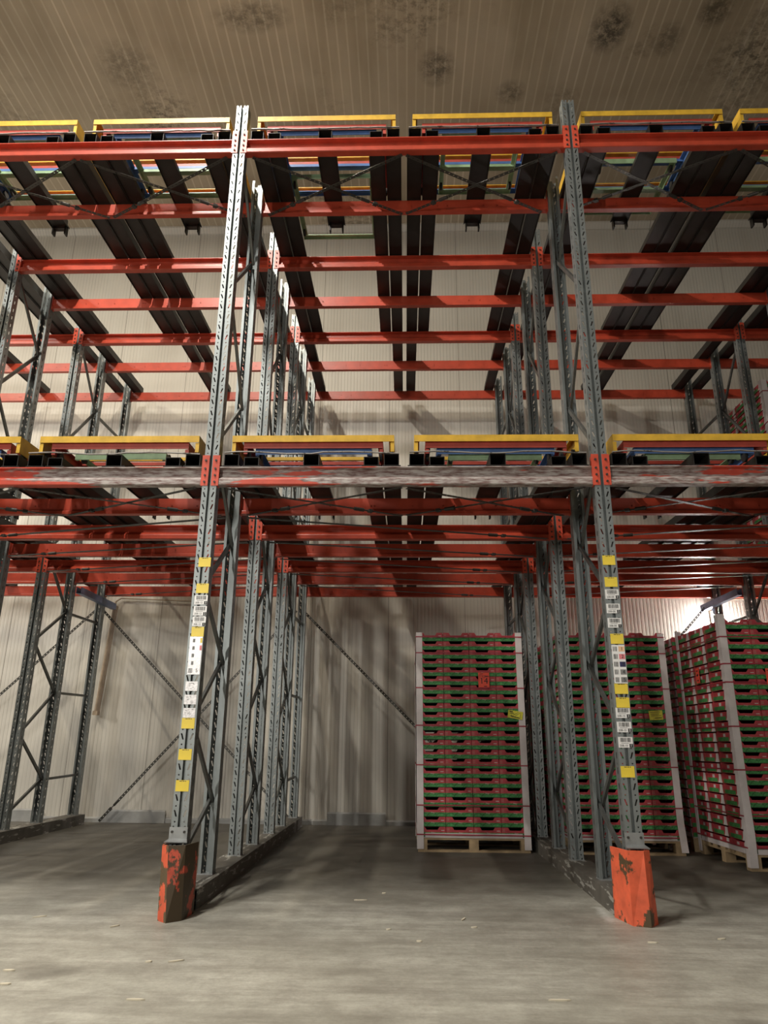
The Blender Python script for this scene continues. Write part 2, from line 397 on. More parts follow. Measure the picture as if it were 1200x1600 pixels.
def add_sleeve(fr):
    b = MB(); b.box(-.062, .062, -.007, -.001, .456, .545, 'plate_steel')
    b.add([(-.062, -.007, .472), (.062, -.007, .472), (.080, -.06, .456), (-.075, -.065, .458), (-.062, -.001, .466), (.062, -.001, .466), (.080, -.058, .450), (-.075, -.063, .452)],
          [(0,1,2,3), (4,5,6,7), (0,3,7,4), (1,2,6,5), (2,3,7,6), (0,1,5,4)], 'plate_steel')
    for x in (-.042, .042): b.cyl((x, -.007, .515), (x, -.014, .515), .009, 'dark_steel', 6)
    b.build('foot_sleeve', fr)
for r, X in ROWX.items():
    for k, (i, j, pos) in enumerate(((0, 1, 'front'), (2, 3, 'middle'), (4, 5, 'rear'))):
        y0, y1 = BY[i], BY[j]+.06
        fr = thing('upright_frame', f'{pos} grey perforated upright frame with zigzag braces, in the {ROWN[r]}', 'rack frame', (X, y0, 0), group='upright frames of the racking')
        link('upright', FRONT_POST, fr)
        link('upright', rear_post(y1), fr, (0, y1-y0, 0), (0, 0, math.pi))
        nodes = NODES3 if k == 2 else NODES
        for a in range(len(nodes)-1):
            ya, yb = (.075, y1-y0-.075) if a % 2 == 0 else (y1-y0-.075, .075)
            off = .012 if a % 2 else -.012
            b = MB()
            p, q = Vector((off, ya, nodes[a])), Vector((off, yb, nodes[a+1]))
            b.bar(p, q, .022, .034, 'brace_steel', (1, 0, 0)) if False else b.bar(p, q, .022, .036, 'brace_steel')
            b.cyl((off-.03, q.y, q.z), (off+.03, q.y, q.z), .008, 'dark_steel', 6)
            b.build('diagonal_brace', fr)
        if k == 0 and r in (-1, 1): add_sleeve(fr)
    y0 = BY[5]+.06; y1 = BY[6]+.06
    fr = thing('rear_upright', f'single dark upright nearest the back wall, in the {ROWN[r]}', 'rack upright', (X, y1, 0), group='rearmost uprights of the racking')
    link('upright', rear_post(y1), fr, (0, 0, 0), (0, 0, math.pi))
    for z in (.635, 1.7, 2.75, 4.2, 5.7):
        MB().bar((.0, y0-y1+.005, z), (.0, -.09, z+.02), .03, .03, 'brace_steel').build('spacer_bar', fr)
    cb = MB().prism([(-.105, 0), (-.105, CURB), (.105, CURB), (.105, 0), (.095, 0), (.095, CURB-.01), (-.095, CURB-.01), (-.095, 0)], 5.48, 10.75, 'curb_steel', 'y').box(-.06, .06, 5.39, 5.4805, 0, CURB, 'curb_steel').box(-.035, .035, 5.265, 5.3905, 0, CURB, 'curb_steel').build('floor_rail', None, (X, 0, 0))
    tag(cb, f'long dark steel floor rail carrying the uprights of the {ROWN[r]}', 'floor rail', 'floor rails under the upright rows', 'thing')
# blue-grey ties above the lower back bracing
for r in (-2, 2):
    X = ROWX[r]
    o = MB().prism([(-.035, 0), (.035, 0), (.035, .09), (.028, .09), (.028, .008), (-.028, .008), (-.028, .09), (-.035, .09)], 9.62, 10.87, 'tie_blue', 'y').build('tie_bar', None, (X+.095*(-1 if r == 2 else 1), 0, 3.03))
    tag(o, 'blue grey tie bar beside the %s rear uprights, reaching towards the wall' % ('far left' if r < 0 else 'far right'), 'tie bar', 'blue grey tie bars at the back wall', 'thing')

# ------------------------------------------------------------------ post guards
def guard(X, base, top, mats, label):
    t = thing('post_guard', label, 'post guard', (X, D, 0), group='orange post guards')
    n = len(base); b = MB(); cx = sum(p[0] for p in base)/n; cy = sum(p[1] for p in base)/n
    H = .445
    def ins(p): return (p[0] + (cx-p[0])*.10, p[1] + (cy-p[1])*.10)
    for i in range(n-1):
        q = [base[i], base[i+1]]; w = [top[i], top[i+1]]
        vs = [(*q[0], 0), (*q[1], 0), (*w[1], H), (*w[0], H)] + [(*ins(q[0]), 0), (*ins(q[1]), 0), (*ins(w[1]), H), (*ins(w[0]), H)]
        b.add(vs, [(0,1,2,3), (7,6,5,4), (0,4,5,1), (1,5,6,2), (2,6,7,3), (3,7,4,0)], mats[i])
    b.build('bent_plate', t)
XA, XB = ROWX[-1], ROWX[1]
rel = lambda X, pts: [(x-X, y-D) for x, y in pts]
guard(XA, rel(XA, [(-1.625, 5.36), (-1.592, 5.155), (-1.518, 5.086), (-1.438, 5.16), (-1.42, 5.37)]),
      rel(XA, [(-1.625, 5.36), (-1.607, 5.16), (-1.553, 5.115), (-1.447, 5.145), (-1.412, 5.34)]),
      ['orange_guard_chipped', 'orange_guard_chipped', 'orange_guard_worn', 'orange_guard_worn'], 'orange steel post guard with much paint scraped off to brown, below the left labelled post')
guard(XB, rel(XB, [(1.40, 5.46), (1.450, 5.212), (1.553, 5.172), (1.628, 5.27), (1.63, 5.46)]),
      rel(XB, [(1.385, 5.38), (1.437, 5.165), (1.54, 5.15), (1.59, 5.19), (1.62, 5.40)]),
      ['orange_guard']*4, 'bright orange steel post guard with dark chips, below the right labelled post')

# ------------------------------------------------------------------ beams
SIG = [(0, .15), (0, .142), (.048, .136), (.048, .086), (.002, .05), (0, .044), (0, .006), (.006, 0), (.07, 0), (.07, .15)]
FLT = [(.02, .15), (.02, .036), (.002, .03), (0, .026), (0, 0), (.06, 0), (.06, .15)]
LEN = 3.05 - .124
BM = {'odd': MB().prism(SIG, -LEN/2, LEN/2, 'red_paint').mesh('beam_body'),
      'scr': MB().prism(SIG, -LEN/2, LEN/2, 'red_paint_scraped').mesh('beam_body'),
      'even': MB().prism(FLT, -LEN/2, LEN/2, 'red_paint_drilled').mesh('beam_body')}
def connector(side, odd):
    b = MB(); s = side
    x = LEN/2*s
    x0, x1 = sorted((x, x+s*.005)); b.box(x0, x1, .0, .06, -.01, .24, 'connector_red')
    if odd:
        x0, x1 = sorted((x-s*.008, x+s*.049)); b.box(x0, x1, -.006, -.001, -.01, .245, 'connector_red')
    return b.mesh('end_connector')
BOLT = MB().cyl((0, 0, 0), (0, -.009, 0), .009, 'dark_steel', 6).mesh('bolt')
CN = {(s, o): connector(s, o) for s in (-1, 1) for o in (True, False)}
for level in LV:
    for bay, (x0, x1) in BAY.items():
        for i, y in enumerate(BY):
            if abs(bay) == 2 and i < 4: continue
            odd = i in (0, 2, 4)
            k = 'odd' if odd else 'even'
            lab = f'red steel rack beam, {ORD[i]} from the front, {level} level, {BAYN[bay]}'
            if i == 0 and level == 'lower': k = 'scr'; lab = f'scraped red and grey front rack beam, lower level, {BAYN[bay]}'
            t = thing('rack_beam', lab, 'rack beam', ((x0+x1)/2, y, bz(level, y)), group='red beams of the racking')
            link('beam_body', BM[k], t)
            for s in (-1, 1):
                ec = link('end_connector', CN[(s, odd)], t)
                if odd:
                    for z in (.02, .075, .13, .20): link('bolt', BOLT, ec, (s*(LEN/2+.022), -.006, z))

# ------------------------------------------------------------------ lane rails
ANG = math.atan(SL)
def rail_mesh(L, w, fl, h, name):
    b = MB(); t = .005
    b.box(-fl/2, fl/2, 0, L, 0, t, 'rail_steel')
    for s in (-1, 1):
        x0, x1 = sorted((s*w/2, s*(w/2-t))); b.box(x0, x1, 0, L, t, h, 'rail_steel')
        x0, x1 = sorted((s*fl/2, s*(fl/2-t))); b.box(x0, x1, 0, L, -.012, 0, 'rail_steel')
    b.box(-w/2+t, w/2-t, 0, L, h-t, h, 'rail_steel')
    return b.mesh(name)
RM = {'long': rail_mesh(5.42, .118, .145, .100, 'rail_body'), 'medium': rail_mesh(3.56, .118, .150, .075, 'rail_body'), 'short': rail_mesh(1.22, .125, .185, .100, 'rail_body')}
ENDB = MB().box(-.075, -.06, 1.17, 1.23, -.10, 0, 'rail_steel').box(.06, .075, 1.17, 1.23, -.10, 0, 'rail_steel').box(-.075, .075, 1.17, 1.23, -.03, -.02, 'rail_steel').mesh('end_bracket')
LANES = []
for bay, (x0, x1) in BAY.items():
    cx = (x0+x1)/2
    if bay > -2: LANES.append((bay, 'left', cx-.735))
    if bay < 2: LANES.append((bay, 'right', cx+.735))
RAILS = [('long', -.635, 'outer left'), ('medium', -.475, 'inner left'), ('short', 0, 'short central'), ('medium', .475, 'inner right'), ('long', .635, 'outer right')]
for level in LV:
    for bay, side, cx in LANES:
        for kind, dx, nm in RAILS:
            t = thing('lane_rail', f'{nm} dark lane rail, {level} level, {side} lane, {BAYN[bay]}', 'lane rail', (cx+dx, D+.02, bz(level, D)+BH+.013), (ANG, 0, 0), 'dark rails of the push back lanes')
            link('rail_body', RM[kind], t)
            if kind == 'short': link('end_bracket', ENDB, t)
        # bent stop strip across the rail ends
        if abs(bay) == 2: continue
        rr = random.Random(hash((level, bay, side)) % 9999 if False else (bay+3)*7 + (side == 'left')*3 + (level == 'upper')*31)
        b = MB(); n = 14; pts = []
        for q in range(n+1):
            x = -.69 + 1.38*q/n
            pts.append((x, -.012 + rr.uniform(-.004, .004), .120 + .009*math.sin(q*.8+rr.uniform(-.6, .6)) * (0.3 if level == 'upper' else 1)))
        for p, q in zip(pts, pts[1:]): b.bar(p, q, .018, .006, 'stop_steel')
        o = b.build('stop_strip', None, (cx, D+.02, bz(level, D)+BH))
        tag(o, f'bent steel strip over rail ends, {level} level, {side} lane, {BAYN[bay]}', 'stop strip', 'bent strips across the rail ends', 'thing')

# ------------------------------------------------------------------ nested carts
def cart_parts(W, top, bot, mat, L=1.0):
    """top/bot above the beam's top; origin at lane centre, front edge"""
    P = []; h = top-bot
    P.append(('front_bar', MB().prism([(0, top), (0, top-.055), (.006, top-.055), (.006, top-.008), (.05, top-.008), (.05, top)], -W/2, W/2, mat).mesh('front_bar')))
    P.append(('rear_bar', MB().prism([(L, top), (L, top-.03), (L-.006, top-.03), (L-.006, top-.008), (L-.05, top-.008), (L-.05, top)], -W/2, W/2, mat).mesh('rear_bar')))
    for yc in (.50*L,):
        P.append(('cross_bar', MB().prism([(yc, top), (yc, top-.03), (yc+.006, top-.03), (yc+.006, top-.008), (yc+.085, top-.008), (yc+.085, top)], -W/2+.012, W/2-.012, mat).mesh('cross_bar')))
    for s in (-1, 1):
        b = MB(); x0, x1 = sorted((s*W/2, s*(W/2-.008)))
        b.box(x0, x1, .0065, L-.0065, bot+.03, top-.0005, mat)
        x0, x1 = sorted((s*(W/2-.008), s*(W/2-.045))); b.box(x0, x1, .052, L-.052, top-.0065, top-.0005, mat)
        x0, x1 = sorted((s*(W/2-.008), s*(W/2-.03))); b.box(x0, x1, .007, .013, bot+.03, top-.06, mat)
        P.append(('side_bar', b.mesh('side_bar')))
        for y in (.12, L-.12):
            P.append(('wheel', MB().cyl((s*(W/2-.010), y, bot+.045), (s*(W/2-.032), y, bot+.045), .04, 'black_rubber', 14).mesh('wheel')))
    return P
SPEC = {'upper': {'yellow': (1.31, .335, .125), 'red': (1.13, .255, .12), 'blue': (.945, .222, .12), 'green': (.75, .185, .115)},
        'lower': {'yellow': (1.31, .295, .125), 'red': (1.13, .250, .12), 'blue': (.945, .208, .115), 'green': (.75, .168, .115)}}
MATN = {'yellow': 'yellow_paint', 'red': 'cart_red', 'blue': 'blue_paint', 'green': 'green_paint'}
CLEN = {'yellow': 1.0, 'red': .93, 'blue': .86, 'green': .79}
PARTS = {(l, c): cart_parts(*SPEC[l][c], MATN[c], CLEN[c]) for l in SPEC for c in SPEC[l]}
WIDE_GREEN = cart_parts(.84, .185, .115, 'green_paint')
NEST = {'yellow': 'outermost', 'red': 'second', 'blue': 'third', 'green': 'innermost'}
def z_on(level, y): return bz(level, y) + BH
for level in LV:
    for bay, side, cx in LANES:
        if abs(bay) == 2: continue
        cols = ['yellow', 'red', 'blue', 'green']; wide = (level, bay, side) == ('upper', 0, 'left')
        if (level, bay, side) == ('lower', -1, 'right'): cols = ['yellow', 'red', 'green']
        if (level, bay, side) == ('lower', 0, 'left'): cols = ['yellow', 'red', 'blue']
        for n, c in enumerate(cols):
            y = D + .08 + .03*n
            if (level, bay, side, c) == ('upper', 0, 'left', 'green'): y += .5
            if (level, c) == ('upper', 'green') and bay == 1: y += .35
            t = thing('pallet_cart', f'{c} steel pallet cart, {NEST[c]} of its nest, {level} level, {side} lane, {BAYN[bay]}', 'pallet cart', (cx, y, z_on(level, y)), (ANG, 0, 0), 'nested carts at the lane fronts')
            for nm, me in (WIDE_GREEN if wide and c == 'green' else PARTS[(level, c)]): link(nm, me, t)

# ------------------------------------------------------------------ bracing straps
def strap(a, b, label, group, name='bracing_strap', w=.032, perf=True, buckle=.76, tilt=(0, 0, 1)):
    a, b = Vector(a), Vector(b); d = b-a; L = d.length
    xax = d.normalized(); u = Vector(tilt); yax = u.cross(xax).normalized(); zax = xax.cross(yax)
    R = Matrix((xax, yax, zax)).transposed()
    t = thing(name, label, 'bracing strap', a, R.to_euler(), group)
    m = 'strap_perforated' if perf else 'strap_steel'
    lb = L*buckle if buckle else L
    MB().box(0, lb-.06 if buckle else L, -w/2, w/2, -.002, .002, m).build('strap_band', t)
    if buckle:
        MB().box(lb+.06, L, -w/2, w/2, -.002, .002, m).build('strap_end', t)
        q = MB(); q.cyl((lb-.09, 0, 0), (lb+.0, 0, 0), .017, 'dark_steel', 8); q.cyl((lb, 0, 0), (lb+.08, 0, 0), .007, 'dark_steel', 6); q.box(lb+.045, lb+.085, -.02, .02, -.012, .012, 'dark_steel')
        q.build('turnbuckle', t)
HALF = {0: 'left half', 1: 'right half'}
for level in LV:
    for bay in (-1, 0, 1):
        x0, x1 = BAY[bay]; mid = (x0+x1)/2; ya, yb = D+.05, BY[1]+.03
        za, zb = bz(level, ya)-.012, bz(level, yb)-.008
        for h, (l, r) in enumerate(((x0+.12, mid-.02), (mid+.02, x1-.12))):
            strap((r, ya, za), (l, yb, zb), f'perforated strap, near end right, {HALF[h]} of {BAYN[bay]}, under {level} level', 'crossed straps under the front beams')
            strap((l, ya, za-.006), (r, yb, zb-.006), f'perforated strap, near end left, {HALF[h]} of {BAYN[bay]}, under {level} level', 'crossed straps under the front beams')
for bay in (-1, 0, 1):
    x0, x1 = BAY[bay]
    for i in range(1, 6):
        l, r = (x0+.1, x1-.1) if bay == 0 else (x1-.1, x0+.1)
        ya, yb = BY[i]+.12, BY[i+1]-.06
        strap((l, ya, bz('lower', ya)-.005), (r, yb, bz('lower', yb)-.012), f'flat dark slanting strap between {ORD[i]} and {ORD[i+1]} lower beams, {BAYN[bay]}', 'long straps under the lower level', perf=False, w=.045, buckle=.82)
PW = 10.72
for (xa, za), (xb, zb), lab in (((-4.62, 3.03), (-1.62, .12), 'perforated wall brace falling left to right in the left bay'),
                                ((-1.64, 3.0), (-4.27, .04), 'perforated wall brace rising left to right in the left bay'),
                                ((-1.53, 2.99), (1.40, .1), 'perforated wall brace falling left to right in the middle bay'),
                                ((-4.66, 3.03), (-7.4, .3), 'perforated wall brace falling away at the far left edge'),
                                ((4.44, 3.06), (1.6, .1), 'perforated wall brace behind the crates of the right bay'),
                                ((4.56, 3.03), (7.3, .2), 'perforated wall brace dropping behind the crates from the right tie bar')):
    strap((xa, PW+.025*('rising' in lab), za), (xb, PW+.025*('rising' in lab), zb), lab, 'diagonal braces before the back wall', 'wall_brace', w=.036, buckle=.93 if 'rising' in lab else None, tilt=(0, 1, 0))

# ------------------------------------------------------------------ wall lamps
def wall_lamp(x, lean, mat, label, group, z0=1.47, z1=3.1):
    t = thing('tube_lamp', label, 'tube lamp', (x, WALL-.075, z0), (0, lean, 0), group)
    L = z1-z0
    MB().prism([(-.03, .045), (-.03, .02), (-.018, .0), (.018, .0), (.03, .02), (.03, .045)], .05, L-.05, 'tube_tan', 'z').build('housing', t)
    MB().cyl((0, -.02, .06), (0, -.02, L-.06), .028, mat, 16).build('tube', t)
    for z in (.0, L-.05): MB().box(-.035, .035, -.05, .046, z, z+.06, 'tube_tan').build('end_cap', t)
    q = MB(); q.cyl((0, .0, L), (0, 0, L+.08), .012, 'tube_tan', 8); q.cyl((0, 0, L+.08), (.06, .03, L+.14), .012, 'tube_tan', 8); q.cyl((.06, .03, L+.14), (1.3, .03, L+.16), .010, 'tube_tan', 8)
    q.build('conduit', t)
    return t
wall_lamp(-4.60, .055, 'tube_tan', 'unlit tube lamp hanging upright on the back wall in the left bay', 'tube lamps on the back wall')
wall_lamp(4.66, 0, 'tube_lit', 'glowing tube lamp on the back wall behind the right crates', 'tube lamps on the back wall')

# ------------------------------------------------------------------ fruit crates
CW, CD, CP, NL = .2935, .392, .0995, 22
def crate(b, ox=0, oy=0, oz=0):
    w, d, h = CW/2, CD, CP-.002
    T = lambda x, y, z: (x+ox, y+oy, z+oz)
    for y0, y1, sg in ((0, .004, 1), (d-.004, d, -1)):
        b.box(ox-w, ox+w, oy+y0, oy+y1, oz+0, oz+.043, 'crate_green')
        prof = [(-w, .043), (w, .043), (w, h), (.080, h), (.060, .067), (-.060, .067), (-.080, h), (-w, h)]
        n = len(prof)
        vs = [T(x, y0, z) for x, z in prof] + [T(x, y1, z) for x, z in prof]
        for q in ((0, 1, 4, 5), (1, 2, 3, 4), (0, 5, 6, 7)):
            b.add([vs[i] for i in q] + [vs[i+n] for i in q], [(0,1,2,3), (7,6,5,4), (0,4,5,1), (1,5,6,2), (2,6,7,3), (3,7,4,0)], 'crate_red')
    for s in (-1, 1):
        x0, x1 = sorted((s*w, s*(w-.004)))
        b.box(ox+x0, ox+x1, oy+.004, oy+d-.004, oz+.0, oz+h-.012, 'crate_red')
        x0, x1 = sorted((s*w, s*(w+.001)))
        b.box(ox+x0, ox+x1, oy+.13, oy+d-.02, oz+.004, oz+.042, 'crate_green')
        b.box(ox+x0, ox+x1, oy+.20, oy+.25, oz+.045, oz+.075, 'crate_white')
        pr = [(.02, 0), (.12, 0), (.10, .03), (.09, h-.014), (.035, h-.014), (.03, .03)]
        n = len(pr); X = s*(w+.0012)
        b.add([T(X, y, z) for y, z in pr] + [T(s*w, y, z) for y, z in pr], [tuple(range(n)), tuple(range(2*n-1, n-1, -1))] + [(i, (i+1) % n, (i+1) % n+n, i+n) for i in range(n)], 'crate_white')
    b.box(ox-w+.004, ox+w-.004, oy+.004, oy+d-.004, oz+.002, oz+.006, 'crate_dark')
    return b
def crate_detail(b):
    y = -.0008; w = CW/2
    def ribbon(pts, t, mat):
        for (xa, za), (xb, zb) in zip(pts, pts[1:]):
            b.bar((xa, y, za), (xb, y, zb), .0016, t, mat, (0, 0, 1))
    for x0, x1 in ((-.145, -.058), (-.055, .045), (.048, .143)):
        ribbon([(x0, .004), (x0+.012, .026), (x0+.035, .037), (x1-.02, .036), (x1, .022)], .004, 'crate_leaf')
    b.bar((-w+.002, y, .0015), (w-.002, y, .0015), .0016, .005, 'crate_leaf')
    b.bar((-.012, y, .043), (.028, y, .036), .0016, .010, 'crate_tan')
    b.bar((.098, y, .062), (.132, y, .062), .0014, .006, 'crate_white')
    for k in range(3): b.bar((-.138, y, .058+k*.011), (-.112, y, .058+k*.011), .0014, .0026, 'crate_tan')
    return b
CRATE = crate_detail(crate(MB())).mesh('fruit_crate')
def wood_pallet(x, y, label, w=1.2, d=1.2, z=0):
    t = thing('wooden_pallet', label, 'pallet', (x, y, z), group='wooden pallets')
    for i in range(3):
        yy = (0.0, d/2-.05, d-.1)[i]; MB().box(0, w, yy, yy+.1, 0, .02, 'pallet_wood').build('bottom_board', t)
        for xx in (0, w/2-.05, w-.1): MB().box(xx, xx+.1, yy, yy+.1, .02, .10, 'pallet_wood').build('block', t)
    for xx in (0, w/2-.05, w-.1): MB().box(xx, xx+.1, 0, d, .10, .12, 'pallet_wood').build('stringer_board', t)
    for i in range(7): MB().box(0, w, i*(d-.12)/6, i*(d-.12)/6+.12, .12, .14, 'pallet_wood').build('deck_board', t)
def corner_board(x, y, sx, sy, h, z0, flare, label):
    b = MB(); n = 8; t = .006; w = .072
    for k in range(n):
        za, zb = z0 + h*k/n, z0 + h*(k+1)/n
        fa, fb = flare(k/n), flare((k+1)/n)
        for dx0, dx1, dy0, dy1 in ((0, w, 0, t), (0, t, t, w)):
            X = sorted((sx*dx0, sx*dx1)); Y = sorted((sy*dy0, sy*dy1))
            vs = []
            for zz, f in ((za, fa), (zb, fb)):
                fx, fy = f
                vs += [(X[0]+fx, Y[0]+fy, zz), (X[1]+fx, Y[0]+fy, zz), (X[1]+fx, Y[1]+fy, zz), (X[0]+fx, Y[1]+fy, zz)]
            b.add(vs, [(0,3,2,1),(4,5,6,7),(0,1,5,4),(1,2,6,5),(2,3,7,6),(3,0,4,7)], 'cardboard_white')
    tag(b.build('corner_board', None, (x, y, 0)), label, 'corner board', 'white card corner boards of the crate stacks', 'thing')
NTH = ['first', 'second', 'third', 'fourth', 'fifth', 'sixth', 'seventh', 'eighth', 'ninth', 'tenth', 'eleventh', 'twelfth', 'thirteenth', 'fourteenth', 'fifteenth', 'sixteenth', 'seventeenth', 'eighteenth', 'nineteenth', 'twentieth', 'twenty-first', 'twenty-second']
STUFF = MB()
def stack(x, y, nm, front_cols, side_rows, z=0, side_layers=22, straps=(), pal=True, rows=3):
    """x, y: front left corner of the pallet. 4 columns x 3 rows per layer"""
    DEP = .4*rows
    if pal: wood_pallet(x, y, f'pale wooden pallet under the {nm}', d=DEP, z=z)
    base = z + .142
    sheet = MB().box(x+.004, x+1.196, y-.0025, y+DEP-.004, base, base+.006, 'cardboard_white').box(x+.078, x+1.122, y-.006, y-.002, base-.0, base+.045, 'cardboard_white').box(x-.004, x-.0005, y+.078, y+DEP-.078, base, base+.045, 'cardboard_white').build('base_sheet')
    tag(sheet, f'white card base sheet under the {nm}', 'base sheet', 'white base sheets of the crate stacks', 'thing')
    rnd = random.Random(int(x*100)+int(y*10))
    for L in range(NL):                      # L = 0 is the top layer
        zz = base + .009 + (NL-1-L)*CP
        for row in range(rows):
            for c in range(4):
                px = x + .006 + CW/2 + c*.2985 + rnd.uniform(-.001, .001); py = y + .003 + row*.3985 + rnd.uniform(-.003, .003)
                if row == 0 and c < front_cols: lab = f'red green crate, column {["one", "two", "three", "four"][c]} from left, {NTH[L]} layer from top, {nm}'
                elif row in side_rows and c == 0 and L < side_layers:
                    lab = f'red crate, left side, {["nearest", "middle", "rear"][row]} column, {NTH[L]} layer from top, {nm}'
                elif c in (0, 3) or row == 2 or L == 0 or row == 0:
                    crate(STUFF, px, py, zz); continue
                else: continue
                tag(link('fruit_crate', CRATE, None, (px, py, zz)), lab, 'crate', 'fruit crates stacked on pallets', 'thing')
    top = base + .007 + NL*CP
    for k, zs in enumerate(straps):
        b = MB(); q = .0135
        pts = [(x-q, y-q), (x+1.2+q, y-q), (x+1.2+q, y+1.2+q), (x-q, y+1.2+q)]
        dz = [0, rnd.uniform(-.004, .004), 0, 0]
        for i in range(4):
            a, c = pts[i], pts[(i+1) % 4]; b.bar((*a, zs+dz[i]), (*c, zs+dz[(i+1) % 4]), .0015, .013, 'strap_red')
        tag(b.build('packing_strap'), f'red packing strap, {NTH[k]} from the top, around the {nm}', 'packing strap', 'red packing straps around the crates', 'thing')
    return base, top
ZS = (2.289, 2.105, 1.711, 1.299, .88, .466, .173)
still = lambda t: (0, 0)
# stack A: middle bay
AX, AY = .135, 8.45
nA = 'stack in middle bay'
stack(AX, AY, nA, 4, (), straps=ZS)
for sx, sy, px, py, w in ((1, 1, AX-.010, AY-.011, 'front left'), (-1, 1, AX+1.210, AY-.011, 'front right'), (1, -1, AX-.010, AY+1.211, 'rear left'), (-1, -1, AX+1.210, AY+1.211, 'rear right')):
    corner_board(px, py, sx, sy, 2.31, .03, still, f'white card corner board, {w} corner of the {nA}')
# stack B: right bay, behind the right labelled post
BX, BYY = 1.755, 8.40
nB = 'stack behind right post'
stack(BX, BYY, nB, 4, (), straps=ZS)
for sx, sy, px, py, w in ((1, 1, BX-.010, BYY-.011, 'front left'), (-1, 1, BX+1.210, BYY-.011, 'front right')):
    corner_board(px, py, sx, sy, 2.3, .03, (lambda t: (.03*max(0, .12-t)*4, -.02*max(0, .12-t)*4)) if sx < 0 else still, f'white card corner board, {w} corner of the {nB}')
# stack C: right bay, nearest
CX, CY = 3.20, 7.44
nC = 'nearest right stack'
stack(CX, CY, nC, 2, (1, 2), straps=(2.16, 1.89, 1.71, 1.287, .886, .476, .2))
bow = lambda t: (-.004*math.exp(-((t-.07)/.10)**2), -.03*math.exp(-((t-.10)/.10)**2))
for sx, sy, px, py, w in ((1, 1, CX-.010, CY-.011, 'front left'), (1, -1, CX-.010, CY+1.211, 'rear left')):
    corner_board(px, py, sx, sy, 2.36, .03, bow if sy > 0 else still, f'white card corner board, {w} corner of the {nC}')
# stack D behind C, stack E behind B: only slivers show
stack(3.17, 8.73, 'stack behind nearest right stack', 0, (), straps=())
stack(1.72, 9.72, 'stack deep behind right post', 0, (), straps=(), rows=2)
# stack F on the lower level at the right edge
FX, FY = 4.76, 8.75
nF = 'raised stack at right edge'
zF = bz('lower', FY)+BH+.128
stack(FX, FY, nF, 0, (0, 1, 2), z=zF+.03, side_layers=12, straps=(zF+2.2, zF+1.75, zF+1.3))
corner_board(FX-.010, FY+1.211, 1, -1, 2.3, zF+.07, still, f'white card corner board, rear left corner of the {nF}')
corner_board(FX-.010, FY-.011, 1, 1, 2.3, zF+.07, still, f'white card corner board, front left corner of the {nF}')
tag(STUFF.build('fruit_crates'), 'mass of further red and green fruit crates filling the backs of the stacks', 'crates', None, 'stuff')

# cards and notes on the crates
def card(x, y, z, w, h, mat, label, cat, roty=0, rotz=0, name='price_card', body=None, bsize=.1, lines=()):
    t = thing(name, label, cat, (x, y, z), (0, roty, rotz), 'cards and notes on the crates')
    MB().box(-w/2, w/2, -.0015, .0015, -h/2, h/2, mat).build('paper', t)
    if body: text(body, bsize, 'ink', t, (0, -.0022, -.012), 'printed_number')
    if lines:
        q = MB()
        for (xa, za, xb, zb, th) in lines: q.bar((xa, -.0018, za), (xb, -.0018, zb), .0008, th, 'ink')
        q.build('printed_lines', t)
    return t
card(.896, AY-.016, 1.80, .125, .165, 'card_red', 'bright red card reading 14 on the stack in middle bay', 'number card', body='14', bsize=.095,
     lines=((-.05, .066, -.01, .068, .006), (-.055, .046, .0, .046, .005), (.005, .045, .055, .04, .009), (-.05, .03, -.02, .01, .003), (-.02, .038, .0, .022, .003), (.0, .026, .03, .036, .003), (.0, -.071, .035, -.071, .008)))
card(1.235, AY-.018, 1.42, .165, .085, 'note_yellow', 'crooked yellow note over the right edge of stack in middle bay', 'paper note', roty=.16, name='paper_note',
     lines=((-.07, .028, -.03, .028, .010), (-.065, .01, -.02, .012, .006), (-.02, -.005, .03, .03, .004), (.0, -.01, .055, .025, .004), (-.05, -.02, .05, -.03, .010), (.055, -.035, .06, .02, .003)))
card(2.784, BYY-.016, 1.424, .15, .10, 'note_yellow', 'yellow note on the stack behind right post', 'paper note', roty=-.05, name='paper_note',
     lines=((-.06, .03, .05, .034, .004), (-.06, .012, .04, .012, .004), (-.06, -.005, .055, -.005, .004), (-.02, -.03, .06, -.03, .008)))
card(3.655, CY-.016, 1.765, .125, .16, 'card_red', 'red number card on the front of nearest right stack', 'number card', body='14', bsize=.095, lines=((-.05, .06, .03, .06, .006),))
card(CX-.016, 8.10, 1.83, .09, .16, 'card_red', 'narrow red card on the left side of nearest right stack', 'number card', rotz=-math.pi/2, lines=((-.02, .05, .02, .05, .01), (-.02, .0, .02, .01, .02), (-.02, -.05, .02, -.05, .01)))

# ------------------------------------------------------------------ stickers on the labelled posts
def sticker(x, z, mat, w, h, label, name='location_sticker'):
    t = thing(name, label, 'sticker', (x, D-.0025, z), group='stickers on the labelled posts')
    MB().box(-w/2, w/2, -.001, .001, -h/2, h/2, mat).build('backing', t)
    return t
def barcode(t, x0, x1, z0, z1, seed):
    r = random.Random(seed); q = MB(); x = x0
    while x < x1-.003:
        w = r.choice((.0012, .002, .003)); q.box(x, x+w, -.0016, -.0009, z0, z1, 'ink'); x += w + r.choice((.0014, .002, .003))
    q.build('barcode', t)
def white_sticker(x, z, code, digit, label, seed):
    t = sticker(x, z, 'label_white', .098, .070, label, 'barcode_sticker')
    barcode(t, -.035, .040, .002, .030, seed)
    MB().box(-.03, .02, -.0015, -.0009, -.0075, -.0045, 'ink_grey').build('printed_line', t)
    text(code, .019, 'ink', t, (-.014, -.0013, -.022), 'printed_code')
    MB().box(.025, .048, -.0015, -.0009, -.034, -.010, 'ink').build('digit_box', t)
    text(digit, .022, 'label_white', t, (.0365, -.0018, -.022), 'printed_digit')
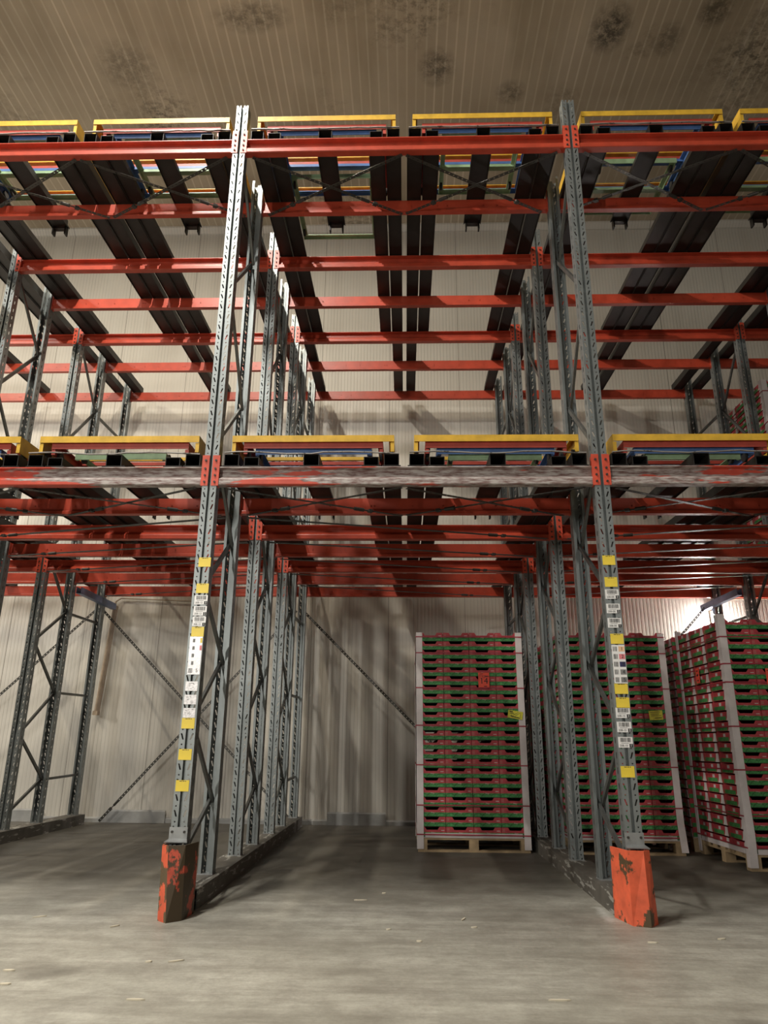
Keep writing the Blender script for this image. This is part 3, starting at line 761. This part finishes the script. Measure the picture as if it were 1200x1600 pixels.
def yellow_sticker(x, z, label, pale=False):
    t = sticker(x, z, 'label_yellow', .092, .072, label)
    q = MB(); q.box(-.022, -.004, -.0015, -.0009, .028, .032, 'ink').box(.0, .012, -.0015, -.0009, .028, .032, 'ink').box(.016, .024, -.0015, -.0009, .028, .032, 'ink'); q.build('printed_line', t)
PO = {'L': 'left labelled post', 'R': 'right labelled post'}
for i, (x, z) in enumerate(((-1.515, 2.388), (-1.515, 2.187), (-1.522, 1.863), (-1.533, 1.219), (-1.535, 1.01), (-1.535, .806))):
    yellow_sticker(x, z, f'yellow sticker, {NTH[i]} yellow one from the top of the left labelled post')
for i, (x, z) in enumerate(((1.514, 2.407), (1.516, 2.242), (1.522, 1.825), (1.520, 1.476), (1.522, 1.38), (1.513, .925))):
    yellow_sticker(x, z, f'yellow sticker, {NTH[i]} yellow one from the top of the right labelled post')
for i, z in enumerate((2.10, 2.018, 1.940)):
    white_sticker(-1.518, z, '208-12', '321'[i], f'white barcode sticker with a black {"321"[i]} box on the left labelled post', 10+i)
for i, z in enumerate((2.151, 2.045, 1.940)):
    white_sticker(1.515, z, '208-08', '321'[i], f'white barcode sticker with black {"321"[i]} box, upper trio on the right labelled post', 20+i)
for i, z in enumerate((1.312, 1.217, 1.116)):
    white_sticker(1.516, z, '208-10', '321'[i], f'white barcode sticker with black {"321"[i]} box, lower trio on the right labelled post', 30+i)
def worn_sticker(z, label, seed):
    t = sticker(-1.532, z, 'label_worn', .088, .066, label, 'worn_sticker'); r = random.Random(seed); q = MB()
    for k in range(9):
        x = r.uniform(-.034, .018); zz = r.uniform(-.024, .024); q.box(x, x+r.uniform(.006, .016), -.0015, -.0009, zz, zz+.003, 'ink_grey')
    q.build('faded_print', t)
for i, z in enumerate((1.474, 1.381, 1.29)):
    worn_sticker(z, f'faded scratched white sticker, {["highest", "middle", "lowest"][i]} of three on the left labelled post', i)
def strip(x, z, mat, label, worn):
    t = sticker(x, z, mat, .092, .272, label, 'level_strip')
    colr = ['ink_orange', 'ink_pink', 'ink_navy', 'ink_grey', 'ink_grey']
    for k in range(5):
        zc = .108 - k*.054
        if not worn or k == 4: barcode(t, -.038, -.006, zc-.017, zc+.017, 50+k)
        else:
            q = MB(); q.box(-.024, -.006, -.0015, -.0009, zc-.014, zc+.012, 'ink_grey'); q.build('faded_print', t)
        if not worn:
            MB().box(.002, .044, -.0015, -.0009, zc-.018, zc+.018, colr[k]).build('colour_field', t)
            text(str(k+1), .036, 'ink', t, (.026, -.0018, zc), 'printed_digit')
        elif k in (0, 1):
            MB().box(.03, .045, -.0015, -.0009, zc-.018, zc+.018, ('label_yellow', 'ink_pink')[k]).build('colour_field', t)
        elif k == 4: text('5', .036, 'ink_grey', t, (.022, -.0018, zc), 'printed_digit')
strip(-1.527, 1.692, 'label_worn', 'long scratched white strip sticker ending in 5 on the left labelled post', True)
strip(1.523, 1.645, 'label_white', 'long strip sticker with coloured fields 1 to 5 on right labelled post', False)

# ------------------------------------------------------------------ splinters on the floor
SP = [(-.33, 5.88, .11, .1, 'long pale wood splinter lying across the floor of the middle bay'), (-.165, 6.15, .04, .3, 'small pale wood chip behind the long splinter in middle bay'),
      (.38, 5.32, .10, 1.2, 'pale wood splinter pointing away from the camera, middle bay mouth'), (.43, 5.10, .05, .2, 'short pale chip in front of the slanted splinter, middle bay mouth'),
      (.08, 4.74, .04, -.3, 'tiny pale chip on open floor right of the frame centre line'), (-.105, 5.01, .04, .4, 'tiny pale chip on open floor at frame centre'),
      (-2.38, 5.20, .10, .6, 'curled pale shaving on the floor left of the left guard'), (-1.97, 4.05, .07, 0, 'pale chip at left frame edge, farther of two'),
      (-1.876, 3.84, .06, .1, 'pale chip at left frame edge, nearer of two'), (-1.194, 3.66, .10, .0, 'bright straight splinter nearest the camera on the left'),
      (-1.196, 4.26, .10, .5, 'grey splinter in front of the left guard, larger one'), (-1.334, 4.24, .04, .2, 'tiny chip left of the grey splinter before the left guard'),
      (-1.80, 4.98, .08, .9, 'thin splinter on the floor just left of the left guard'), (1.44, 4.80, .07, -.2, 'thick pale chip in front of the right guard'),
      (1.88, 4.91, .07, .3, 'dark pale chip right of the right guard'), (.69, 3.76, .12, 0, 'thin long splinter near the camera on the right')]
for x, y, L, a, lab in SP:
    L *= .85; w = .007 + .003*(L < .06)
    b = MB().prism([(-L/2, -w*.3), (-L*.2, -w), (L*.3, -w*.7), (L/2, w*.2), (L*.15, w), (-L*.4, w*.6)], .0005, .007, 'splinter', 'z')
    tag(b.build('wood_splinter', None, (x, y, 0), (0, 0, a)), lab, 'wood splinter', 'wood splinters on the floor', 'thing')
